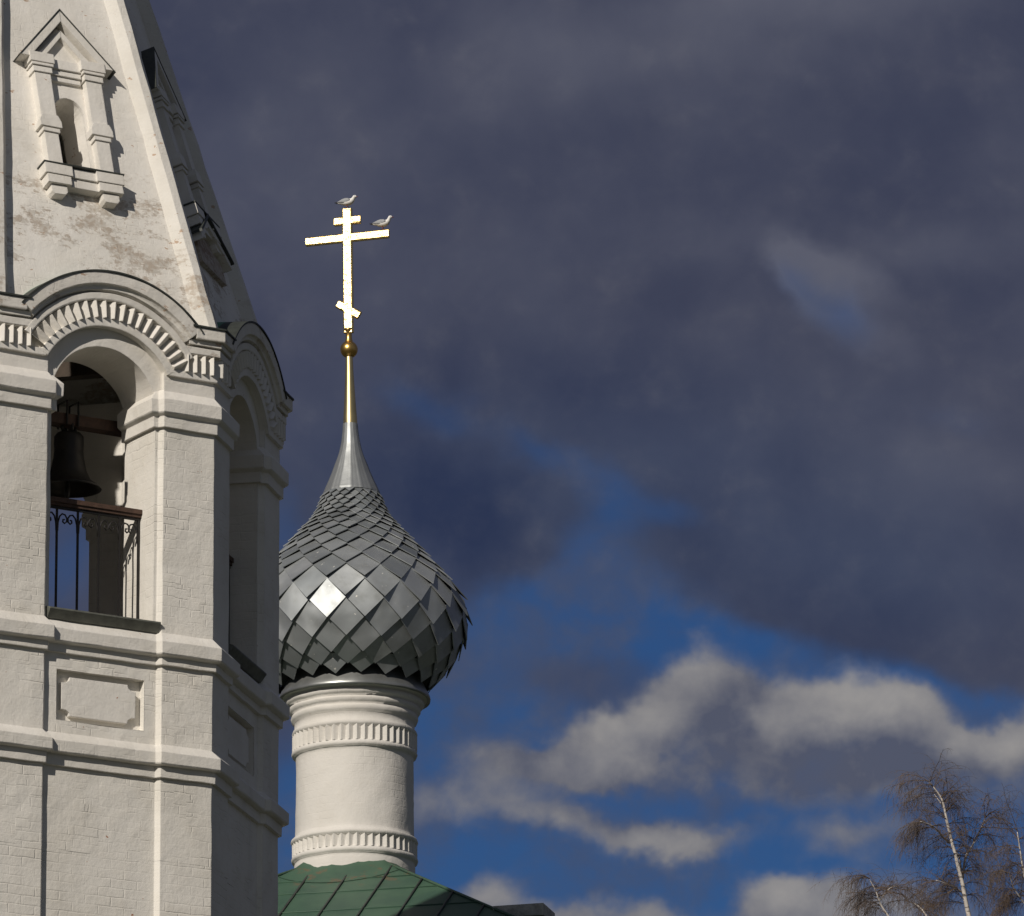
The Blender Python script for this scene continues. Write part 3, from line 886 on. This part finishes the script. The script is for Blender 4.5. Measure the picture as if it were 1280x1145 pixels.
for a, b in zip(drum_prof, drum_prof[1:]):
    k = max(1, int(abs(b[1] - a[1]) / .06)); pr += [(a[0] + (b[0] - a[0]) * j / k, a[1] + (b[1] - a[1]) * j / k) for j in range(k)]
pr.append(drum_prof[-1])
m.lathe(pr, 128)
drum = m.build('drum', M['drum'], church, jitter=.007, cyl=.68)
for z0, z1 in ((zz(1073), zz(1057.5)), (zz(942), zz(922.5))):
    m = MB(); rows = [[], []]
    for i in range(50):
        for f, r in ((0, .680), (.5, .718)):
            t = 2 * pi * (i + f) / 50
            for rw, z in zip(rows, (z0, z1)): rw.append(Vector((r * sin(t), -r * cos(t), z)))
    m.quadstrip(rows, closed=True)
    m.build('dogtooth_frieze', M['drum'], drum, jitter=.003)

# onion dome
def lean(z): return (-.013 - .0175 * max(0, z - 20.2), 0)
ydome = [(850, 98), (842, 112), (832, 123), (815, 134), (800, 141), (781, 145.5), (765, 144.5), (753, 140), (733, 126.5), (713, 107), (693, 89), (677, 74), (665, 62), (649, 47.5), (633, 39), (620, 34.5), (612, 32.5)]
def zd(y): return 20.033 + (780 - y) * .00955 + max(0, 780 - y) ** 2 * 3.24e-7
prof = [(r * PXC, zd(y)) for y, r in ydome]
# resample the outline evenly (Catmull-Rom)
def cr(P, n=12):
    out = []
    for i in range(len(P) - 1):
        p0, p1, p2, p3 = P[max(i - 1, 0)], P[i], P[i + 1], P[min(i + 2, len(P) - 1)]
        for j in range(n):
            t = j / n
            out.append(tuple(.5 * (2 * b + (c - a) * t + (2 * a - 5 * b + 4 * c - d) * t * t + (3 * b - a - 3 * c + d) * t ** 3) for a, b, c, d in zip(p0, p1, p2, p3)))
    out.append(P[-1]); return out
dp = cr(prof)
m = MB(); m.lathe([(.3, zd(852))] + [(r - .012, z) for r, z in dp], 64, lean)
dome = m.build('onion_dome', M['core'], church, uv=False)
arc = [0]
for a, b in zip(dp, dp[1:]): arc.append(arc[-1] + sqrt((a[0] - b[0]) ** 2 + (a[1] - b[1]) ** 2))
def at(s):
    s = max(0, min(s, arc[-1] - 1e-6))
    for i in range(len(arc) - 1):
        if arc[i + 1] >= s:
            t = (s - arc[i]) / (arc[i + 1] - arc[i]); return dp[i][0] + (dp[i + 1][0] - dp[i][0]) * t, dp[i][1] + (dp[i + 1][1] - dp[i][1]) * t
    return dp[-1]
def surf(s, t, off):
    s = max(.0, min(s, arc[-1]))
    r, z = at(s); r2, z2 = at(min(s + .01, arc[-1])); r1, z1 = at(max(min(s - .01, arc[-1] - .02), 0))
    tr, tz = r2 - r1, z2 - z1; l = sqrt(tr * tr + tz * tz); nr, nz = tz / l, -tr / l
    cx, _ = lean(z); rr = r + off * nr
    return Vector((cx + rr * sin(t), -rr * cos(t), z + off * nz))
NT_ = 19
m = MB(); s = -.10; srow = []
while s < arc[-1] + .02:
    srow.append(s); r = at(s)[0]; s += 1.06 * pi * max(r, .2) / NT_
random.seed(3)
for j in range(len(srow) - 2):
    s0, s1, s2 = srow[j], srow[j + 1], srow[j + 2]
    if s2 > arc[-1] + .02: break
    r = at(s1)[0]; k = r / 1.26
    for i in range(NT_):
        t = 2 * pi * (i + .5 * (j % 2) + .37) / NT_; h = pi / NT_
        k = .38 + .62 * k
        p = [surf(s0, t, .060 * k + .004), surf(s1, t + h, .022 * k), surf(s2, t, .003), surf(s1, t - h, .022 * k)]
        if s0 < 0: p[0] = surf(0, t, .058 * k) + Vector((0, 0, s0 * .9))
        c = sum(p, Vector()) / 4
        n_ = (p[2] - p[0]).cross(p[1] - p[3]).normalized()
        if n_.dot(Vector((c.x, c.y, 0))) < 0: n_ = -n_
        n_ = (n_ + Vector((random.gauss(0, .02), random.gauss(0, .02), random.gauss(0, .02)))).normalized()
        q = []
        for a in p:
            d = a - c; d = d - n_ * d.dot(n_); q.append(c + d * 1.035)
        th = .010
        b = len(m.v); m.v += q + [a - n_ * th for a in q]
        m.f.append((b, b + 1, b + 2, b + 3)); m.sm.append(False)
        for e in range(4):
            f_ = (e + 1) % 4; m.f.append((b + f_, b + e, b + 4 + e, b + 4 + f_)); m.sm.append(False)
m.build('shingle_cladding', M['tiles'], dome, weld=False, uv=False)
# spire cone with vertical folds
cone = [(36.5, 618), (35.5, 615), (34.5, 613), (29.5, 602), (24.5, 590), (20.5, 580), (16.5, 570), (13.6, 560), (11.6, 550), (10.2, 540), (9.4, 530)]
m = MB(); rows = []
for r, y in cr(cone, 4):
    z = zd(y); cx, _ = lean(z); row = []
    for i in range(96):
        t = 2 * pi * i / 96; row.append(Vector((cx + r * PXC * (1 + (.028 if i % 6 == 0 else 0)) * sin(t), -r * PXC * (1 + (.028 if i % 6 == 0 else 0)) * cos(t), z)))
    rows.append(row)
m.quadstrip(rows, closed=True, smooth=True)
m.build('spire', M['zinc'], dome, jitter=.004, uv=False)
# skirt under the shingles
m = MB(); m.lathe([(.62, zz(840)), (.74, zz(846)), (.80, zz(858)), (.845, zz(868)), (.872, zz(873)), (.878, zz(875.5)), (.874, zz(878)), (.80, zz(876))], 128)
m.build('skirt', M['skirt'], dome, jitter=.004, uv=False)
# gilded pole and ball
m = MB(); pts = []
pole = [(9.2, 531), (9.0, 524), (7.6, 505), (6.2, 480), (5.2, 462), (4.8, 447), (4.5, 440)]
m.lathe([(r * PXC, zd(y)) for r, y in pole], 32, lean)
m.build('pole', M['brass'], church, uv=False)
m = MB(); zc = zd(437); R_ = .103
m.lathe([(max(.001, R_ * sin(pi * i / 20)), zc - R_ * cos(pi * i / 20)) for i in range(21)], 32, lean)
m.lathe([(.05, zd(428)), (.038, zd(424)), (.034, zd(416)), (.055, zd(413)), (.055, zd(411)), (.0, zd(411))], 20, lean)
m.build('ball', M['gold2'], church, uv=False)
# cross
zb, zt = zd(414), zd(260.5)
cx0 = lean(zb)[0]
crz = Matrix.Rotation(radians(-15), 4, 'Z')
crm = Matrix.Translation((cx0, 0, zb)) @ Matrix.Rotation(radians(-1.0), 4, 'Y') @ crz @ Matrix.Rotation(radians(-1.2), 4, 'X')
def bevel_bar(m, p, q, wd, tk):
    d = (q - p).normalized(); s_ = Vector((0, 1, 0)); a = d.cross(s_).normalized()
    be = .016
    sec = [(-wd / 2, -tk / 2 + be), (-wd / 2 + be, -tk / 2), (wd / 2 - be, -tk / 2), (wd / 2, -tk / 2 + be), (wd / 2, tk / 2 - be), (wd / 2 - be, tk / 2), (-wd / 2 + be, tk / 2), (-wd / 2, tk / 2 - be)]
    rows = [[crm @ (e + a * x + s_ * y) for x, y in sec] for e in (p, q)]
    m.quadstrip(rows, closed=True); m.poly(rows[0][::-1]); m.poly(rows[1])
H_ = zt - zb
m = MB()
bevel_bar(m, Vector((0, 0, -.02)), Vector((0, 0, H_)), .120, .06)
za = zd(296.5) - zb; zu = zd(275) - zb; zf = zd(387) - zb
bevel_bar(m, Vector((-.508, 0.0015, za)), Vector((.508, 0.0015, za)), .108, .055)
bevel_bar(m, Vector((-.158, 0.001, zu)), Vector((.162, 0.001, zu)), .104, .054)
bevel_bar(m, Vector((-.128, 0.002, zf + .085)), Vector((.132, 0.002, zf - .085)), .102, .053)
m.build('cross', M['gold'], church, weld=False, uv=False)

# ------------------------------------------------------------------ gulls on the cross
def make_gull(label, loc, rz, neck, grp):
    g_ = thing('gull', label, 'gull', loc, rz, grp)
    # spine along +X (head), sections: x, z, half width, half height
    secs = [(-.20, .118, .004, .003), (-.17, .120, .022, .008), (-.13, .122, .034, .022), (-.08, .122, .050, .042), (-.02, .120, .060, .055), (.04, .126, .058, .056), (.085, .140, .046, .048),
            (.112, .162 + neck * .3, .034, .036), (.126, .185 + neck * .7, .030, .030), (.140, .203 + neck, .031, .031), (.160, .207 + neck, .027, .027), (.176, .203 + neck, .015, .015), (.183, .201 + neck, .008, .008)]
    m = MB(); rows = []
    for i, (x, z, a, b) in enumerate(secs):
        p = secs[max(i - 1, 0)]; q = secs[min(i + 1, len(secs) - 1)]
        tl = Vector((q[0] - p[0], 0, q[1] - p[1])).normalized(); nrm = Vector((-tl.z, 0, tl.x))
        rows.append([Vector((x, 0, z)) + Vector((0, 1, 0)) * a * cos(2 * pi * k / 14) + nrm * b * sin(2 * pi * k / 14) for k in range(14)])
    m.quadstrip(rows, closed=True, smooth=True); m.poly(rows[0][::-1]); m.poly(rows[-1])
    m.build('body', M['gull'], g_, uv=False)
    for s in (-1, 1):
        m = MB(); rows = []
        for x, zc_, h_ in ((.075, .148, .010), (.04, .146, .034), (-.02, .142, .044), (-.08, .140, .034), (-.14, .138, .018), (-.19, .136, .008)):
            yw = .050 if x > -.1 else (.036 if x > -.16 else .018)
            rows.append([Vector((x, s * (yw + .012 * cos(a)), zc_ + h_ * sin(a))) for a in [2 * pi * k / 8 for k in range(8)]])
        m.quadstrip(rows, closed=True, smooth=True); m.poly(rows[0][::-1]); m.poly(rows[-1])
        wg = m.build('wing', M['mantle'], g_, uv=False)
        m = MB(); rows = []
        for x, zc_, h_ in ((-.15, .137, .014), (-.20, .136, .010), (-.245, .134, .004)):
            rows.append([Vector((x, s * (.022 + .008 * cos(a)), zc_ + h_ * sin(a))) for a in [2 * pi * k / 8 for k in range(8)]])
        m.quadstrip(rows, closed=True, smooth=True); m.poly(rows[0][::-1]); m.poly(rows[-1])
        m.build('wing_tip', M['black'], wg, uv=False)
        m = MB()
        m.tube([(.0, s * .022, .075), (.004, s * .022, .035), (.0, s * .022, .004)], [.007, .0045, .0045], 6)
        for d in (-.014, 0, .014): m.tube([(.0, s * .022, .004), (.036, s * .022 + d, .003)], .0032, 4)
        m.build('leg', M['beak'], g_)
        m = MB(); c = Vector((.158, s * .0245, .212 + neck)); R_ = .0055
        m.lathe([(max(.0003, R_ * sin(pi * i / 6)), -R_ * cos(pi * i / 6)) for i in range(7)], 8)
        m.v = [p + c for p in m.v]; m.build('eye', M['black'], g_, uv=False)
    m = MB(); m.tube([(.178, 0, .203 + neck), (.20, 0, .200 + neck), (.215, 0, .194 + neck)], [.0085, .006, .0015], 6)
    m.build('beak', M['beak'], g_)
    g_.scale = (.66, .80, .72)
    return g_
def cw(p): return CH + KS * (crm @ Vector(p))
GR = 'gulls perched on the gilded cross'
make_gull('white gull with grey wings perched on the top of the gilded cross', cw((0, 0, H_)), radians(-22), .0, GR)
make_gull('white gull perched on the right end of the long gilded crossbar', cw((.43, 0, za + .044)), radians(-18), .018, GR)

# ------------------------------------------------------------------ bare birches
def birch(name, label, Y, limbs, seed, twigs, group):
    rnd = random.Random(seed)
    def W(x, y, dy=0.0):
        d = ray(x, y); return Vector((0, 0, EYE)) + d * ((Y + dy) / d.y)
    base = limbs[0][0][0]
    b0 = W(base[0], base[1])
    root = thing(name, label, 'tree', (b0.x + .6, Y, 0), 0, group)
    off = Vector((b0.x + .6, Y, 0)); px = Y / FPX
    tr = MB(); cr_ = MB()
    tr.tube([Vector((0, 0, -.2)), Vector((-.1, 0, 3)), Vector((-.3, .1, 8)), Vector((-.45, 0, b0.z * .75)), b0 - off], [.22, .19, .15, .09, limbs[0][1] * px * .55], 10)
    first = True
    for li, (pts, w0, w1, dep) in enumerate(limbs):
        P3 = [W(x, y, dep * i / max(1, len(pts) - 1)) - off for i, (x, y) in enumerate(pts)]
        sm = cr([tuple(p) for p in P3], 5)
        n = len(sm)
        sm = [Vector(p) + mnoise.noise_vector(Vector(p) * 2 + Vector((li, 0, 0))) * .03 * (0 if i == 0 else 1) for i, p in enumerate(sm)]
        tr.tube(sm, [(w0 + (w1 - w0) * i / (n - 1)) * px * .5 for i in range(n)], 7)
    def droop(p, d, ln, w, pull):
        # a twig that starts outwards then hangs
        pts = [p]; v = d.normalized(); k = 7; st = ln / k
        sway = Vector((rnd.uniform(-.35, .2), rnd.uniform(-.25, .25), 0))
        for i in range(k):
            v = (v + Vector((0, 0, -1)) * pull + sway * .14 + mnoise.noise_vector(p * 4 + Vector((i * .9, 0, seed))) * .28).normalized()
            pts.append(pts[-1] + v * st)
        cr_.tube(pts, [w * (1 - .7 * i / k) for i in range(k + 1)], 3, cap=False, smooth=False)
        return pts
    extra = []
    for pts, w0, w1, dep in limbs:
        for i in range(1, len(pts)):
            (xa, ya), (xb, yb) = pts[i - 1], pts[i]
            if ya > 1150: continue
            for _ in range(2):
                f = rnd.random(); sd = rnd.choice((-1, 1))
                extra.append((xa + (xb - xa) * f, ya + (yb - ya) * f, 90 + sd * rnd.uniform(25, 85), rnd.uniform(26, 62), dep * i / len(pts), 7, rnd.uniform(.05, .16)))
    for (x, y, ang_, ln, dep, nt, drp) in list(twigs) + extra:
        p = W(x, y, dep) - off
        for rep_ in range(2):
            d = Vector((cos(radians(ang_ + rnd.uniform(-22, 22) * rep_)), rnd.uniform(-.6, .6), sin(radians(ang_ + rnd.uniform(-22, 22) * rep_)))).normalized()
            L_ = ln * px * (1 if not rep_ else rnd.uniform(.55, .95)); k = 10; pts = [p]; v = d
            for i in range(k):
                v = (v + Vector((0, 0, -1)) * drp * .8 + mnoise.noise_vector(p * 2.5 + Vector((i * .8, seed + rep_ * 5, 0))) * .36).normalized(); pts.append(pts[-1] + v * L_ / k)
            cr_.tube(pts, [(1.5 - 1.0 * i / k) * px * .40 for i in range(k + 1)], 4, smooth=True)
            for t in range(int(nt * 1.05)):
                f = (.08 + .92 * rnd.random()) * (k - 1); i = int(f); q = pts[i].lerp(pts[i + 1], f - i)
                dd = (pts[i + 1] - pts[i]).normalized() * .8 + Vector((rnd.uniform(-1, 1), rnd.uniform(-1, 1), rnd.uniform(-.3, 1.0)))
                tw = droop(q, dd, rnd.uniform(.2, .95) * (62 * px), rnd.uniform(.36, .60) * px * .42, rnd.uniform(.16, .6))
                for _ in range(4):
                    j = rnd.randint(1, 5); d2 = (tw[j + 1] - tw[j]).normalized() * .6 + Vector((rnd.uniform(-1, 1), rnd.uniform(-1, 1), rnd.uniform(-.5, .6)))
                    droop(tw[j], d2, rnd.uniform(.10, .30) * (62 * px), .36 * px * .42, rnd.uniform(.1, .45))
    tr.build('trunk', M['birch'], root, uv=False)
    cr_.build('crown', M['twig'], root, weld=False, uv=False, normals=False)
    return root
GB = 'bare birches beyond the church'
birch('birch_tree', 'bare birch with forked white trunk and hanging brown twigs, middle of three', 90.0,
      [([(1212, 1160), (1211, 1142), (1205, 1110), (1201, 1095), (1193, 1067), (1189, 1055), (1184, 1030), (1181, 1015), (1177, 999), (1170, 987), (1162, 977)], 6.5, 1.6, -.3),
       ([(1203, 1098), (1205, 1090), (1208, 1069), (1216, 1054), (1225, 1040), (1231, 1023)], 4.0, 1.4, .8),
       ([(1203, 1100), (1199, 1076), (1193, 1063)], 3.2, 1.5, .3),
       ([(1187, 1053), (1175, 1043), (1165, 1033), (1152, 1027)], 2.8, 1.0, -.8),
       ([(1184, 1030), (1179, 1008), (1169, 993)], 2.8, 1.0, .2),
       ([(1202, 1115), (1190, 1108), (1170, 1101)], 2.4, 1.0, -.5)], 11,
      [(1162, 977, 160, 60, -.3, 22, .16), (1166, 981, 175, 45, -.3, 16, .2), (1172, 990, 190, 60, -.2, 18, .1), (1160, 1030, 165, 50, -.6, 22, .16), (1152, 1027, 175, 40, -.8, 16, .18), (1158, 1031, 215, 40, -.6, 12, .05),
       (1178, 1000, 80, 30, 0, 5, .02), (1183, 1015, 60, 40, 0, 9, .05), (1186, 1030, 40, 45, .2, 12, .12), (1187, 1040, 200, 50, -.2, 12, .1), (1231, 1023, 80, 48, .8, 12, .06), (1231, 1023, 50, 50, .8, 14, .14), (1222, 1045, 30, 45, .6, 12, .2),
       (1210, 1068, 100, 60, .3, 12, .03), (1216, 1054, 75, 60, .5, 9, .04), (1170, 1101, 170, 45, -.5, 20, .16), (1195, 1110, 200, 60, -.3, 18, .1), (1205, 1120, 20, 50, .2, 14, .12), (1208, 1130, 160, 70, 0, 16, .1)], GB)
birch('birch_tree', 'bare birch with fine hanging twigs, leftmost of three, against the cloud', 96.0,
      [([(1130, 1180), (1112, 1150), (1100, 1130), (1094, 1112), (1087, 1098)], 3.4, 1.0, -.3),
       ([(1098, 1124), (1106, 1115), (1118, 1108), (1128, 1112)], 2.0, .8, .4),
       ([(1168, 1165), (1155, 1142), (1145, 1132), (1134, 1126)], 3.0, 1.0, .3)], 23,
      [(1087, 1098, 150, 50, -.3, 26, .16), (1092, 1108, 170, 55, -.2, 22, .14), (1100, 1125, 160, 60, 0, 18, .12), (1106, 1115, 60, 30, .3, 12, .12), (1128, 1112, 10, 40, .4, 18, .18), (1110, 1150, 190, 55, 0, 16, .1), (1134, 1126, 150, 40, .3, 16, .15), (1145, 1132, 40, 40, .3, 12, .15)], GB)
birch('birch_tree', 'bare birch with dense russet twigs at right edge, rightmost of three', 93.0,
      [([(1296, 1190), (1290, 1150), (1284, 1120), (1279, 1090), (1274, 1060), (1272, 1040)], 4.5, 1.2, -.2),
       ([(1288, 1140), (1276, 1122), (1266, 1108), (1262, 1092)], 2.6, .9, -.4)], 37,
      [(1272, 1040, 110, 70, -.2, 18, .05), (1274, 1060, 150, 45, -.2, 22, .14), (1278, 1080, 165, 45, -.1, 22, .12), (1262, 1092, 150, 34, -.4, 22, .16), (1270, 1112, 165, 45, -.3, 28, .12), (1282, 1120, 175, 50, 0, 28, .1), (1286, 1130, 160, 60, 0, 26, .1), (1280, 1100, 60, 50, 0, 12, .1), (1290, 1150, 175, 60, 0, 24, .08)], GB)
